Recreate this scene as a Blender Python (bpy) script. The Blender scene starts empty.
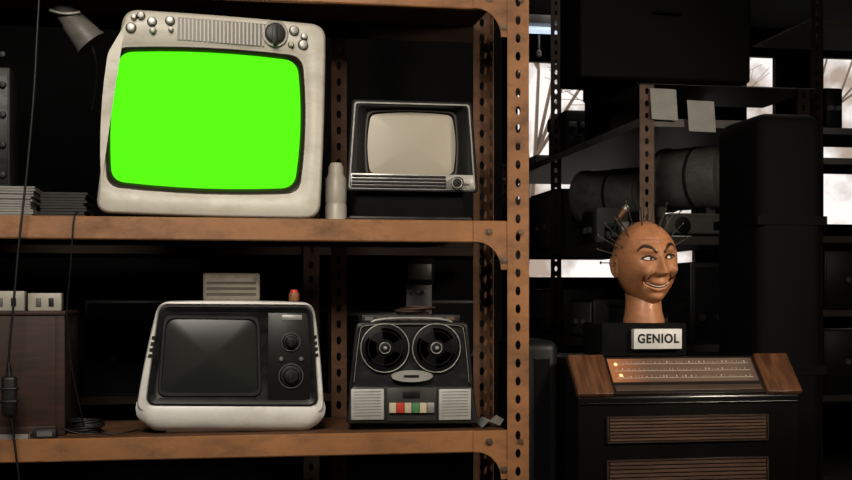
import bpy, bmesh, math, random
from mathutils import Vector, Matrix, Euler
from mathutils.bvhtree import BVHTree
random.seed(7)
S = bpy.context.scene
TH = math.radians(10); FP = 1200.0; ZC = 1.25; HZ = 300.0
cs, sn = math.cos(TH), math.sin(TH)
def W(px, py, Y):
    u = (px-426)/FP; v = (HZ-py)/FP
    dx = sn+u*cs; dy = cs-u*sn
    t = (Y+3)/dy
    return Vector((t*dx, Y, ZC+t*v))
def K(px, Y):
    u = (px-426)/FP
    return (Y+3)/(cs-u*sn)/FP

# ---------------- materials
MATS = {}
def mat(name, col, rough=0.5, metal=0.0, var=0.15, scale=12, bump=0.0, emit=None, es=0, coat=0, spec=0.5, grime=0.0, gcol=(0.05, 0.03, 0.02), gs=9):
    if name in MATS: return MATS[name]
    m = bpy.data.materials.new(name); m.use_nodes = True
    nt = m.node_tree; b = nt.nodes['Principled BSDF']
    tc = nt.nodes.new('ShaderNodeTexCoord')
    n = nt.nodes.new('ShaderNodeTexNoise'); n.inputs['Scale'].default_value = scale
    n.inputs['Detail'].default_value = 6
    nt.links.new(tc.outputs['Object'], n.inputs['Vector'])
    r = nt.nodes.new('ShaderNodeValToRGB')
    c = col
    r.color_ramp.elements[0].position = 0.3
    r.color_ramp.elements[1].position = 0.7
    r.color_ramp.elements[0].color = (c[0]*(1-var), c[1]*(1-var), c[2]*(1-var), 1)
    r.color_ramp.elements[1].color = (min(1, c[0]*(1+var)), min(1, c[1]*(1+var)), min(1, c[2]*(1+var)), 1)
    nt.links.new(n.outputs['Fac'], r.inputs['Fac'])
    out = r.outputs['Color']
    b.inputs['Roughness'].default_value = rough
    if grime:
        n3 = nt.nodes.new('ShaderNodeTexNoise'); n3.inputs['Scale'].default_value = gs; n3.inputs['Detail'].default_value = 12; n3.inputs['Roughness'].default_value = 0.72
        mp = nt.nodes.new('ShaderNodeMapping'); mp.inputs['Scale'].default_value = (1, 1, 2.2); mp.inputs['Location'].default_value = (3.3, 1.7, 0.4)
        nt.links.new(tc.outputs['Object'], mp.inputs['Vector']); nt.links.new(mp.outputs['Vector'], n3.inputs['Vector'])
        r3 = nt.nodes.new('ShaderNodeValToRGB')
        r3.color_ramp.elements[0].position = 0.46; r3.color_ramp.elements[0].color = (0, 0, 0, 1)
        r3.color_ramp.elements[1].position = 0.70; r3.color_ramp.elements[1].color = (grime, grime, grime, 1)
        nt.links.new(n3.outputs['Fac'], r3.inputs['Fac'])
        mx = nt.nodes.new('ShaderNodeMixRGB'); mx.inputs['Color2'].default_value = (*gcol, 1)
        nt.links.new(r3.outputs['Color'], mx.inputs['Fac']); nt.links.new(out, mx.inputs['Color1'])
        out = mx.outputs['Color']
        ad = nt.nodes.new('ShaderNodeMath'); ad.operation = 'MULTIPLY_ADD'; ad.inputs[1].default_value = 0.35; ad.inputs[2].default_value = rough
        nt.links.new(r3.outputs['Color'], ad.inputs[0]); nt.links.new(ad.outputs[0], b.inputs['Roughness'])
    nt.links.new(out, b.inputs['Base Color'])
    b.inputs['Metallic'].default_value = metal
    b.inputs['Coat Weight'].default_value = coat
    b.inputs['Specular IOR Level'].default_value = spec
    if bump:
        bp = nt.nodes.new('ShaderNodeBump'); bp.inputs['Strength'].default_value = bump
        bp.inputs['Distance'].default_value = 0.002
        n2 = nt.nodes.new('ShaderNodeTexNoise'); n2.inputs['Scale'].default_value = scale*8
        nt.links.new(tc.outputs['Object'], n2.inputs['Vector'])
        nt.links.new(n2.outputs['Fac'], bp.inputs['Height'])
        nt.links.new(bp.outputs['Normal'], b.inputs['Normal'])
    if emit:
        b.inputs['Emission Color'].default_value = (*emit, 1)
        b.inputs['Emission Strength'].default_value = es
    MATS[name] = m
    return m
def woodmat(name, c1, c2, rough=0.4, scale=(6, 6, 60)):
    m = bpy.data.materials.new(name); m.use_nodes = True
    nt = m.node_tree; b = nt.nodes['Principled BSDF']
    tc = nt.nodes.new('ShaderNodeTexCoord'); mp = nt.nodes.new('ShaderNodeMapping')
    mp.inputs['Scale'].default_value = scale
    n = nt.nodes.new('ShaderNodeTexNoise'); n.inputs['Scale'].default_value = 2.0; n.inputs['Detail'].default_value = 8
    r = nt.nodes.new('ShaderNodeValToRGB')
    r.color_ramp.elements[0].position = 0.35; r.color_ramp.elements[1].position = 0.65
    r.color_ramp.elements[0].color = (*c1, 1); r.color_ramp.elements[1].color = (*c2, 1)
    nt.links.new(tc.outputs['Object'], mp.inputs['Vector']); nt.links.new(mp.outputs['Vector'], n.inputs['Vector'])
    nt.links.new(n.outputs['Fac'], r.inputs['Fac']); nt.links.new(r.outputs['Color'], b.inputs['Base Color'])
    b.inputs['Roughness'].default_value = rough
    return m

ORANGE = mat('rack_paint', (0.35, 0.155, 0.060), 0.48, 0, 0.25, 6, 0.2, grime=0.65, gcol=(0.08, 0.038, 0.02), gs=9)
ORDARK = mat('rack_paint_shaded', (0.022, 0.012, 0.007), 0.7, 0, 0.3, 9, spec=0.2)  # rack paint darkened in colour to stand in for shade at the back
ORMID = mat('rack_paint_half_shaded', (0.13, 0.06, 0.028), 0.6, 0, 0.3, 9, spec=0.3, grime=0.6)  # same paint, shade on rear posts and shelf undersides put into the colour
BOLT = mat('bolt_steel', (0.30, 0.22, 0.16), 0.4, 0.8)
CREAM = mat('cream_plastic', (0.68, 0.64, 0.55), 0.42, 0, 0.07, 5, 0.08, grime=0.40, gcol=(0.26, 0.21, 0.14), gs=7)
WHITE = mat('white_plastic', (0.84, 0.82, 0.77), 0.35, 0, 0.05, 6, 0.06, grime=0.40, gcol=(0.33, 0.29, 0.22), gs=8)
BEIGE = mat('beige_panel', (0.48, 0.43, 0.35), 0.4, 0, 0.08, 6)
DBRN = mat('dark_brown_plastic', (0.02, 0.013, 0.008), 0.35)
BLACK = mat('black_plastic', (0.008, 0.008, 0.009), 0.42, 0, 0.2, spec=0.35, grime=0.35, gcol=(0.05, 0.046, 0.042), gs=20)
BLACKM = mat('black_matte', (0.005, 0.005, 0.006), 0.85, 0, 0.2, spec=0.1)
SILVER = mat('brushed_silver', (0.46, 0.45, 0.42), 0.42, 0.6, 0.1, 30, grime=0.5, gs=25)
GREYD = mat('dark_grey', (0.022, 0.022, 0.023), 0.5, spec=0.3)
GREYM = mat('mid_grey', (0.13, 0.125, 0.12), 0.5)
GREEN = mat('green_phosphor', (0.01, 0.05, 0.0), 0.9, 0, 0, 5, 0, (0.10, 1.0, 0.008), 1.0, spec=0.0)
SCRW = mat('blank_screen', (0.42, 0.37, 0.29), 0.4, 0, 0.03, 3, emit=(0.34, 0.31, 0.25), es=0.12)
SCRD = mat('dark_screen', (0.018, 0.020, 0.018), 0.35, 0, 0.1, 3)
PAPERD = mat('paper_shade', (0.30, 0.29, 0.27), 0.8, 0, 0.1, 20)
RED = mat('red_plastic', (0.6, 0.05, 0.03), 0.4)
GRNK = mat('green_key', (0.08, 0.25, 0.10), 0.4)
YELK = mat('cream_key', (0.6, 0.52, 0.36), 0.4)
CABLE = mat('cable_rubber', (0.006, 0.006, 0.006), 0.5)
SKIN = mat('terracotta_skin', (0.50, 0.215, 0.095), 0.45, 0, 0.14, 14, 0.15, coat=0.08, grime=0.45, gcol=(0.20, 0.08, 0.04), gs=18)
BROW = mat('painted_brow', (0.03, 0.012, 0.008), 0.5)
LIP = mat('painted_lip', (0.14, 0.04, 0.025), 0.4)
EYEW = mat('painted_eye', (0.85, 0.8, 0.7), 0.4, 0, 0.02)
NAIL = mat('nail_steel', (0.08, 0.07, 0.06), 0.45, 0.6)
RWOOD = woodmat('radio_wood', (0.07, 0.028, 0.013), (0.17, 0.075, 0.037), 0.3, (40, 6, 5))
RWOODH = woodmat('grille_wood', (0.055, 0.028, 0.018), (0.11, 0.06, 0.036), 0.5, (5, 6, 40))
CRATE = woodmat('crate_wood', (0.024, 0.009, 0.005), (0.048, 0.018, 0.010), 0.65, (5, 6, 40))
LAC = mat('black_lacquer', (0.004, 0.0035, 0.0035), 0.25, 0, 0.2, coat=0.3, spec=0.4)
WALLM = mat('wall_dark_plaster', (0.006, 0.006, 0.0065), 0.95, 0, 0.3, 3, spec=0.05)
FLOORM = mat('concrete_floor', (0.05, 0.046, 0.042), 0.7, 0, 0.3, 3, 0.2)
CEILM = mat('ceiling_paint', (0.012, 0.012, 0.012), 0.9, 0, 0.2, 3, spec=0.1)
SG = mat('shelf_grey', (0.06, 0.054, 0.048), 0.45)

# ---------------- builders
def root(name, loc):
    e = bpy.data.objects.new(name, None); e.empty_display_size = 0.05
    e.location = loc; S.collection.objects.link(e)
    return e
def mk(name, bm, m, par=None, smooth=False, ang=None):
    me = bpy.data.meshes.new(name)
    bmesh.ops.recalc_face_normals(bm, faces=bm.faces)
    if par is not None:
        bmesh.ops.translate(bm, verts=bm.verts, vec=-Vector(par.location))
    bm.to_mesh(me); bm.free()
    ob = bpy.data.objects.new(name, me); S.collection.objects.link(ob)
    me.materials.append(m)
    if smooth:
        for p in me.polygons: p.use_smooth = True
        try: me.set_sharp_from_angle(angle=math.radians(ang or 40))
        except Exception: pass
    if par is not None: ob.parent = par
    return ob
def boxbm(x0, x1, y0, y1, z0, z1, bev=0.0, seg=2):
    b = bmesh.new()
    bmesh.ops.create_cube(b, size=1)
    for v in b.verts:
        v.co = Vector((x0+(v.co.x+.5)*(x1-x0), y0+(v.co.y+.5)*(y1-y0), z0+(v.co.z+.5)*(z1-z0)))
    if bev: bmesh.ops.bevel(b, geom=b.edges[:], offset=bev, segments=seg, affect='EDGES', profile=0.5)
    return b
def box(name, x0, x1, y0, y1, z0, z1, m, par=None, bev=0.0, seg=2):
    return mk(name, boxbm(min(x0,x1), max(x0,x1), min(y0,y1), max(y0,y1), min(z0,z1), max(z0,z1), bev, seg), m, par, bev > 0)
def bx(name, a, b, c, d, Y, dep, m, par=None, bev=0.0, seg=2):
    pm = (a+c)/2
    return box(name, W(a, 0, Y).x, W(c, 0, Y).x, Y, Y+dep, W(pm, d, Y).z, W(pm, b, Y).z, m, par, bev, seg)
def cylw(name, p0, p1, r0, r1, m, par=None, n=32, bev=0.0, caps=True):
    p0 = Vector(p0); p1 = Vector(p1); d = p1-p0
    b = bmesh.new()
    bmesh.ops.create_cone(b, cap_ends=caps, segments=n, radius1=r0, radius2=r1, depth=d.length)
    if bev:
        es = [e for e in b.edges if len(e.link_faces) == 2 and any(len(f.verts) > 4 for f in e.link_faces)]
        bmesh.ops.bevel(b, geom=es, offset=bev, segments=2, affect='EDGES', profile=0.5)
    q = d.to_track_quat('Z', 'Y').to_matrix().to_4x4()
    bmesh.ops.transform(b, matrix=Matrix.Translation((p0+p1)/2) @ q, verts=b.verts)
    return mk(name, b, m, par, True)
def knob(name, px, py, r, Y, dep, m, par=None, taper=0.85, n=28):
    c = W(px, py, Y); k = K(px, Y)
    return cylw(name, c, c+Vector((0, -dep, 0)), r*k, r*k*taper, m, par, n, min(0.0015, r*k*0.2))
def ringy(name, px, py, R, r, Y, m, par, n=40):
    c = W(px, py, Y); k = K(px, Y)
    pts = [c+Vector((math.cos(2*math.pi*i/n)*R*k, 0, math.sin(2*math.pi*i/n)*R*k)) for i in range(n)]
    return tube(name, pts, r*k, m, par, True)
def tube(name, pts, r, m, par=None, closed=False, n=8, radii=None):
    cu = bpy.data.curves.new(name+'_c', 'CURVE'); cu.dimensions = '3D'
    sp = cu.splines.new('NURBS' if not closed else 'POLY'); sp.points.add(len(pts)-1)
    o = Vector(par.location) if par else Vector((0, 0, 0))
    for i, p in enumerate(pts):
        sp.points[i].co = (*(Vector(p)-o), 1)
        if radii: sp.points[i].radius = radii[i]
    sp.use_cyclic_u = closed
    if not closed: sp.use_endpoint_u = True; sp.order_u = 3
    cu.bevel_depth = r; cu.bevel_resolution = 3; cu.resolution_u = 6; cu.use_fill_caps = True
    t = bpy.data.objects.new(name+'_t', cu); S.collection.objects.link(t)
    bpy.context.view_layer.update()
    me = bpy.data.meshes.new_from_object(t.evaluated_get(bpy.context.evaluated_depsgraph_get()))
    bpy.data.objects.remove(t)
    me.name = name
    ob = bpy.data.objects.new(name, me); S.collection.objects.link(ob)
    me.materials.clear(); me.materials.append(m)
    for p in me.polygons: p.use_smooth = True
    if par: ob.parent = par
    return ob
def rl(c, r, Y, ins=0, bul=0, n=6, mseg=6):
    sg = [(1, 1), (-1, 1), (-1, -1), (1, -1)]
    q = [Vector((c[i][0]+sg[i][0]*ins, c[i][1]+sg[i][1]*ins)) for i in range(4)]
    cen = sum(q, Vector((0, 0)))/4
    out = []; arcs = []
    for i in range(4):
        p, a, b = q[i], q[i-1], q[(i+1) % 4]
        da = (a-p).normalized(); db = (b-p).normalized()
        rr_ = max(r, 0.01)
        A = p+da*rr_; B = p+db*rr_
        arcs.append([((1-t)**2)*A+2*t*(1-t)*(p*0.85+(A+B)/2*0.15)+t*t*B for t in [j/n for j in range(n+1)]])
    for i in range(4):
        out += arcs[i]
        A = arcs[i][-1]; B = arcs[(i+1) % 4][0]
        d = (B-A).normalized(); nr = Vector((d.y, -d.x))
        if nr.dot((A+B)/2-cen) < 0: nr = -nr
        for j in range(1, mseg):
            t = j/mseg
            out.append(A.lerp(B, t)+nr*bul*(1-(2*t-1)**2))
    return [W(p.x, p.y, Y) for p in out]
def loft(name, loops, m, par=None, cap0=False, cap1=False, ang=35):
    b = bmesh.new(); L = []
    for lp in loops: L.append([b.verts.new(p) for p in lp])
    n = len(L[0])
    for i in range(len(L)-1):
        for j in range(n):
            b.faces.new((L[i][j], L[i][(j+1) % n], L[i+1][(j+1) % n], L[i+1][j]))
    if cap0: b.faces.new(L[0])
    if cap1: b.faces.new(L[-1])
    return mk(name, b, m, par, True, ang)
def shrinkY(loop, dY, s):
    c = sum(loop, Vector())/len(loop)
    return [Vector((c.x+(p.x-c.x)*s, p.y+dY, c.z+(p.z-c.z)*s)) for p in loop]
def screen(name, c, r, bul, Y, dep, m, par):
    base = rl(c, r, Y, 0, bul)
    lo = [shrinkY(base, -dep*(1-s*s), s) for s in [1, .97, .9, .8, .65, .5, .3, .12, .02]]
    return loft(name, lo, m, par, False, True, 60)

# ---------------- heights
ZU = W(250, 218, 0).z; ZL = W(250, 435, 0).z
ZT = W(500, 10, 0).z + 0.055
RB = 0.42
# ================= storage rack (front)
def perf_strip(bm, x0, x1, z0, z1, Y, pitch=0.046, hw=0.007, hh=0.012, axis='front'):
    n = max(1, int(round((z1-z0)/pitch))); p = (z1-z0)/n
    xc = (x0+x1)/2; Wd = (x1-x0)/2
    N = 16
    for i in range(n):
        zc = z0+(i+.5)*p
        o = []; h = []
        for j in range(N):
            a = 2*math.pi*(j+.5)/N
            cx, cz = math.cos(a), math.sin(a)
            s = 1/max(abs(cx), abs(cz))
            o.append((xc+cx*s*Wd, zc+cz*s*p/2)); h.append((xc+cx*hw, zc+cz*hh))
        f = (lambda q: (q[0], Y, q[1])) if axis == 'front' else (lambda q: (Y, q[0], q[1]))
        vo = [bm.verts.new(f(q)) for q in o]; vh = [bm.verts.new(f(q)) for q in h]
        for j in range(N):
            bm.faces.new((vo[j], vo[(j+1) % N], vh[(j+1) % N], vh[j]))
        for (sx, sz) in ((1, 1), (-1, 1), (-1, -1), (1, -1)):
            idx = {(1, 1): 1, (-1, 1): 5, (-1, -1): 9, (1, -1): 13}[(sx, sz)]
            vc = bm.verts.new(f((xc+sx*Wd, zc+sz*p/2)))
            bm.faces.new((vo[idx], vo[idx+1], vc))
def post(name, x0, x1, Y, z0, z1, m, par, fl=0.04, flx='r', side=1):
    bm = bmesh.new()
    perf_strip(bm, x0, x1, z0, z1, Y)
    xf = x1 if flx == 'r' else x0
    perf_strip(bm, Y if side > 0 else Y-fl, Y+fl if side > 0 else Y, z0, z1, xf, axis='side')
    bmesh.ops.remove_doubles(bm, verts=bm.verts, dist=1e-5)
    ob = mk(name, bm, m, par)
    md = ob.modifiers.new('thick', 'SOLIDIFY'); md.thickness = 0.003; md.offset = 0
    return ob
rack = root('storage_rack', (0, 0.2, 0))
XL = -1.6
PX0, PX1 = W(507, 0, -0.004).x, W(528, 0, -0.004).x
post('post_front', PX0, PX1, -0.008, 0.0, 2.5, ORANGE, rack)
post('post_rear', PX0+0.005, PX1, RB+0.006, 0.0, 2.5, ORMID, rack, flx='r', side=-1)
post('post_front_far', XL-0.055, XL, -0.008, 0.0, 2.5, ORANGE, rack, flx='l')
post('post_rear_far', XL-0.055, XL, RB+0.006, 0.0, 2.5, ORANGE, rack, flx='l', side=-1)
post('post_rear_mid', W(331, 0, .44).x, W(346, 0, .44).x, RB+0.012, 0.0, 2.5, ORMID, rack, side=1)
XR = PX0+0.002
def shelf(nm, z):
    box(nm+'_sheet', XL, XR, 0.0, RB, z-0.004, z-0.0002, ORMID, rack)
    bm = bmesh.new()
    prof = [(0.0, z), (-0.003, z-0.002), (-0.003, z-0.053), (0.0, z-0.056), (0.018, z-0.056), (0.018, z-0.052), (0.002, z-0.052), (0.002, z-0.004)]
    a = [bm.verts.new((XL, p[0], p[1])) for p in prof]; b = [bm.verts.new((XR, p[0], p[1])) for p in prof]
    for i in range(len(prof)):
        bm.faces.new((a[i], a[(i+1) % 8], b[(i+1) % 8], b[i]))
    mk(nm+'_lip', bm, ORANGE, rack)
    box(nm+'_lip_rear', XL, XR, RB, RB+0.003, z-0.05, z, ORDARK, rack)
    bm = bmesh.new()
    h = 0.125; w = 0.09
    pts = [(XR+0.003, z-0.001), (XR-w, z-0.001), (XR-w, z-0.054)]
    for i in range(11):
        a_ = math.pi/2*i/10
        pts.append((XR-w+0.006+math.sin(a_)*(w-0.024), z-0.054-(1-math.cos(a_))*(h-0.054)))
    pts.append((XR+0.003, z-h))
    f0 = [bm.verts.new((p[0], -0.0062, p[1])) for p in pts]; f1 = [bm.verts.new((p[0], -0.0034, p[1])) for p in pts]
    bm.faces.new(f0); bm.faces.new(f1)
    for i in range(len(pts)):
        bm.faces.new((f0[i], f0[(i+1) % len(pts)], f1[(i+1) % len(pts)], f1[i]))
    mk(nm+'_gusset', bm, ORANGE, rack)
    for (bxx, bz) in ((XR-0.05, z-0.028), (XR-0.012, z-0.1)):
        cylw(nm+'_washer', (bxx, -0.006, bz), (bxx, -0.010, bz), 0.009, 0.009, BOLT, rack, 20)
        cylw(nm+'_bolt', (bxx, -0.009, bz), (bxx, -0.015, bz), 0.006, 0.0055, BOLT, rack, 6)
for nm, z in (('shelf_a', ZL), ('shelf_b', ZU), ('shelf_c', ZT), ('shelf_d', 0.36)):
    shelf(nm, z)
for pz in (ZU-0.028, ZL-0.028, ZT-0.03):
    cylw('post_bolt', ((PX0+PX1)/2+0.006, -0.009, pz), ((PX0+PX1)/2+0.006, -0.016, pz), 0.0075, 0.007, BOLT, rack, 6)
box('seam_plate', W(42,0,0).x, W(62,0,0).x, -0.0055, -0.003, ZL-0.054, ZL-0.002, ORANGE, rack)

# ================= big television
def big_tv():
    R = root('television', (W(210, 0, 0.05).x, 0.2, ZU))
    Y = 0.02
    zb = 216
    C = [(124, 9), (326, 25), (320, zb+3), (95, zb-3)]
    SC = [(113, 46), (304, 55), (301, 194), (105, 187)]
    front = [rl(C, 17, Y+0.14, 8, 2), rl(C, 15, Y+0.06, 0.8, 1), rl(C, 14, Y+0.016, 0, 1), rl(C, 14, Y+0.005, 1.0, 1), rl(C, 13, Y, 3.2, 1),
             rl(SC, 17, Y+0.001, -5, 3), rl(SC, 16, Y+0.006, -2.5, 3), rl(SC, 15, Y+0.008, 0, 3)]
    loft('cabinet_shell', [rl(C, 26, Y+0.38, 46, 2), rl(C, 24, Y+0.34, 40, 3), rl(C, 22, Y+0.2, 16, 4)]+front, CREAM, R, True, False, 50)
    loft('screen_bezel', [rl(SC, 15, Y+0.006, 0, 3), rl(SC, 15, Y+0.002, 0.6, 3), rl(SC, 15, Y+0.004, 2, 3), rl(SC, 15, Y+0.012, 5, 3), rl(SC, 15, Y+0.03, 7, 3)], DBRN, R)
    screen('picture_tube', [(118, 51), (300, 60), (297, 190), (110, 183)], 15, 3.5, Y+0.013, 0.010, GREEN, R)
    for i in range(22):
        px = 180+i*3.9
        sl = (px-128)*0.078
        a, b = W(px, 15+sl-1, Y), W(px+2, 39+sl-3, Y)
        box('vent_ridge', a.x, b.x, Y-0.003, Y+0.004, b.z, a.z, BEIGE, R, 0.0006, 1)
    bm = bmesh.new()
    vs = [bm.verts.new(W(*p, Y-0.0006)) for p in ((178, 17), (265, 24), (264, 46), (177, 40))]
    bm.faces.new(vs); mk('vent_recess', bm, DBRN, R)
    for (px, py, r) in ((131, 28, 4.6), (141, 16, 3.8), (152, 22, 4.2), (153, 31, 3), (170, 21, 4.2), (171, 30, 2.3), (134, 17.5, 2.8)):
        knob('control_collar', px, py, r*1.25, Y+0.002, 0.006, DBRN, R)
        knob('control_knob', px, py, r, Y, 0.016, SILVER, R)
    knob('tuner_skirt', 275, 34, 14, Y+0.002, 0.008, BEIGE, R)
    ringy('tuner_ring', 275, 34, 12, 0.8, Y-0.006, SILVER, R)
    knob('tuner_dial', 275, 34, 11, Y, 0.02, BLACK, R)
    bx('tuner_grip', 272.5, 25, 277.5, 43, Y-0.028, 0.01, BLACK, R, 0.001)
    for (px, py, r) in ((294, 31, 4.6), (304, 37, 3.3), (303, 45, 4.6), (291, 45, 2.8)):
        knob('control_collar', px, py, r*1.2, Y+0.002, 0.006, DBRN, R)
        knob('control_knob', px, py, r, Y, 0.015, SILVER if r > 3.2 else BEIGE, R)
    for x in (W(125, 0, Y).x, W(290, 0, Y).x):
        for yy in (Y+0.06, Y+0.2):
            box('foot', x-0.02, x+0.02, yy, yy+0.03, ZU, ZU+0.03, BLACK, R, 0.002)
big_tv()

# ================= small portable television
def small_tv():
    R = root('portable_television', (W(412, 0, 0.05).x, 0.2, ZU))
    Y = 0.03
    C = [(353, 100), (471, 103), (477, 192), (347, 190)]
    loft('casing', [rl(C, 5, Y+0.27, 26), rl(C, 5, Y+0.22, 18), rl(C, 5, Y+0.10, 5), rl(C, 4, Y+0.02, -1), rl(C, 4, Y+0.004, -1), rl(C, 4, Y, 0), rl(C, 4, Y, 1.6)], BLACK, R, True)
    loft('trim_frame', [rl(C, 3, Y+0.003, 1.2), rl(C, 3, Y-0.002, 1.6), rl(C, 3, Y-0.002, 2.8), rl(C, 3, Y+0.006, 3.2)], SILVER, R)
    SC = [(370, 114), (453, 115), (454, 175), (369, 174)]
    IN = [(358, 105), (467, 107), (468, 178), (356, 177)]
    HD = mat('hood_charcoal', (0.008, 0.008, 0.009), 0.55, spec=0.3)
    loft('screen_hood', [rl(C, 3, Y+0.003, 3), rl(IN, 4, Y+0.003, 0), rl(SC, 7, Y+0.035, -5, 1.5), rl(SC, 7, Y+0.04, -2, 1.5), rl(SC, 7, Y+0.05, 2, 1.5)], HD, R)
    loft('tube_rim', [rl(SC, 7, Y+0.036, -3.4, 1.5), rl(SC, 7, Y+0.033, -2.6, 1.5), rl(SC, 7, Y+0.036, -1.8, 1.5)], GREYM, R)
    screen('picture_tube', SC, 7, 2, Y+0.041, 0.012, SCRW, R)
    bx('chin_panel', 351, 174, 474, 189, Y-0.002, 0.012, SILVER, R, 0.001)
    for i in range(4):
        bx('chin_louvre', 352, 175.3+i*3.4, 446, 177.2+i*3.4, Y-0.006, 0.006, GREYD, R, 0.0004, 1)
    knob('volume_knob', 457, 183, 6.5, Y, 0.02, BLACK, R)
    ringy('knob_ring', 457, 183, 5, 0.7, Y-0.019, SILVER, R)
    knob('power_button', 468, 183.5, 2.2, Y, 0.01, SILVER, R)
    z0 = ZU; z1 = W(412, 192, Y).z
    box('pedestal', W(358, 0, Y).x, W(466, 0, Y).x, Y+0.03, Y+0.2, z0, z1+0.01, BLACKM, R, 0.004)
    box('pedestal_foot', W(350, 0, Y).x, W(473, 0, Y).x, Y+0.012, Y+0.22, z0, z0+0.012, BLACK, R, 0.004)
    zt = W(412, 102, Y).z
    tube('carry_handle', [(W(380, 0, Y).x, Y+0.08, zt-0.005), (W(383, 0, Y).x, Y+0.08, zt+0.004), (W(440, 0, Y).x, Y+0.08, zt+0.004), (W(443, 0, Y).x, Y+0.08, zt-0.005)], 0.003, BLACK, R)
small_tv()

# ================= white & black television
def white_tv():
    R = root('television', (W(230, 0, 0.05).x, 0.2, ZL))
    Y = 0.05
    C = [(158, 301), (314, 302), (325, 414), (135, 412)]
    SH = [rl(C, 12, Y+0.30, 24), rl(C, 12, Y+0.25, 16), rl(C, 12, Y+0.06, 2), rl(C, 12, Y+0.012, 0, 1), rl(C, 11, Y, 1, 1)]
    FR = [(160, 305), (312, 306), (318, 406), (146, 405)]
    SH += [rl(FR, 9, Y-0.001, -1.5), rl(FR, 9, Y+0.006, 0)]
    loft('white_shell', SH, WHITE, R, True, False, 50)
    bm = bmesh.new(); rows = []
    for (dy, pyv, l, r_) in ((0.003, 402, 136.5, 324.5), (-0.004, 408, 135.5, 325.5), (-0.006, 415, 136.5, 324.5), (-0.003, 422, 139, 322), (0.006, 427, 143, 318), (0.02, 430.5, 149, 312), (0.16, 431, 160, 302)):
        row = []
        for j in range(33):
            t = j/32; e = abs(2*t-1)
            yy = Y+dy+0.03*max(0, (e-0.86)/0.14)**2
            row.append(bm.verts.new(W(l+(r_-l)*t, pyv-(3 if pyv > 420 else 0)*max(0, (e-0.9)/0.1)**2, yy)))
        rows.append(row)
    for i in range(len(rows)-1):
        for j in range(32): bm.faces.new((rows[i][j], rows[i][j+1], rows[i+1][j+1], rows[i+1][j]))
    mk('white_chin', bm, WHITE, R, True, 60)
    box('base', W(165, 0, Y).x, W(298, 0, Y).x, Y+0.03, Y+0.2, ZL, W(230, 420, Y).z, WHITE, R, 0.004)
    loft('black_front', [rl(FR, 9, Y+0.006, -0.5), rl(FR, 9, Y-0.006, 0), rl(FR, 8, Y-0.008, 1.5), rl(FR, 7, Y-0.004, 5), rl(FR, 7, Y+0.0, 7)], BLACK, R, False, True)
    SC = [(164, 316), (259, 317), (261, 396), (158, 396)]
    loft('tube_surround', [rl(SC, 8, Y-0.001, -1), rl(SC, 8, Y-0.007, 0), rl(SC, 8, Y-0.007, 2.0), rl(SC, 8, Y+0.002, 4)], GREYD, R)
    screen('picture_tube', [(167, 319), (256, 320), (258, 393), (161, 393)], 10, 2, Y-0.001, 0.012, SCRD, R)
    bx('tuner_panel', 268, 313, 310, 400, Y-0.004, 0.006, mat('panel_black', (0.010, 0.010, 0.010), 0.35), R, 0.001)
    bx('name_badge', 282, 315, 302, 320, Y-0.006, 0.004, SILVER, R, 0.0004)
    for (px, py, r) in ((291, 342, 9), (291, 376, 12)):
        knob('tuner_skirt', px, py, r, Y-0.003, 0.006, BLACK, R)
        ringy('tuner_ring', px, py, r, 0.4, Y-0.009, GREYM, R)
        knob('tuner_dial', px, py, r*0.66, Y-0.008, 0.014, BLACK, R)
        bx('tuner_grip', px-1.0, py-r*0.55, px+1.0, py+r*0.55, Y-0.027, 0.006, GREYD, R, 0.0005)
    knob('volume_knob', 281, 359, 2.4, Y-0.003, 0.010, GREYM, R)
    knob('volume_knob', 301, 359, 2.4, Y-0.003, 0.010, GREYM, R)
    for i in range(4):
        py = 336+i*6
        off = (py-301)*0.205
        bm = bmesh.new(); l = 158-off
        vs = [bm.verts.new(W(*p, Y-0.0025)) for p in ((l+1.5, py), (l+11, py+1), (l+10.5, py+4.4), (l+0.5, py+3.4))]
        bm.faces.new(vs); mk('side_stripe', bm, DBRN, R)
        rr_ = 314+(py-301)*0.095
        bm = bmesh.new()
        vs = [bm.verts.new(W(*p, Y-0.0025)) for p in ((rr_-5.5, py), (rr_-0.8, py-1), (rr_-0.5, py+2.4), (rr_-5, py+3.4))]
        bm.faces.new(vs); mk('side_stripe', bm, DBRN, R)
white_tv()

def small_box():
    Y = 0.16
    z0 = W(230, 301, 0.11).z-0.0005
    R = root('transistor_radio', (W(231, 0, Y).x, Y, z0))
    z1 = W(231, 273, Y).z
    x0, x1 = W(203, 0, Y).x, W(260, 0, Y).x
    box('body', x0, x1, Y, Y+0.05, z0, z1, mat('off_white_box', (0.24, 0.21, 0.165), 0.6, grime=0.5, gs=14), R, 0.006, 3)
    for i in range(3):
        zz = z0+(z1-z0)*(0.2+i*0.2)
        box('speaker_slot', x0+0.008, x1-0.01, Y-0.001, Y+0.002, zz, zz+0.007, mat('slot_brown', (0.07, 0.055, 0.04), 0.6), R)
    cylw('tuning_wheel', (x1-0.012, Y-0.003, z0+0.056), (x1-0.012, Y+0.004, z0+0.056), 0.006, 0.006, GREYM, R)
small_box()
def red_bottle():
    Y = 0.15; z0 = W(230, 301, 0.11).z-0.0005
    c = W(294, 0, Y); R = root('glue_bottle', (c.x, Y, z0))
    cylw('bottle', (c.x, Y, z0), (c.x, Y, z0+0.022), 0.014, 0.014, mat('amber', (0.25, 0.10, 0.04), 0.4), R, 24, 0.002)
    cylw('cap', (c.x, Y, z0+0.021), (c.x, Y, z0+0.030), 0.011, 0.009, RED, R, 20, 0.001)
red_bottle()

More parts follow.
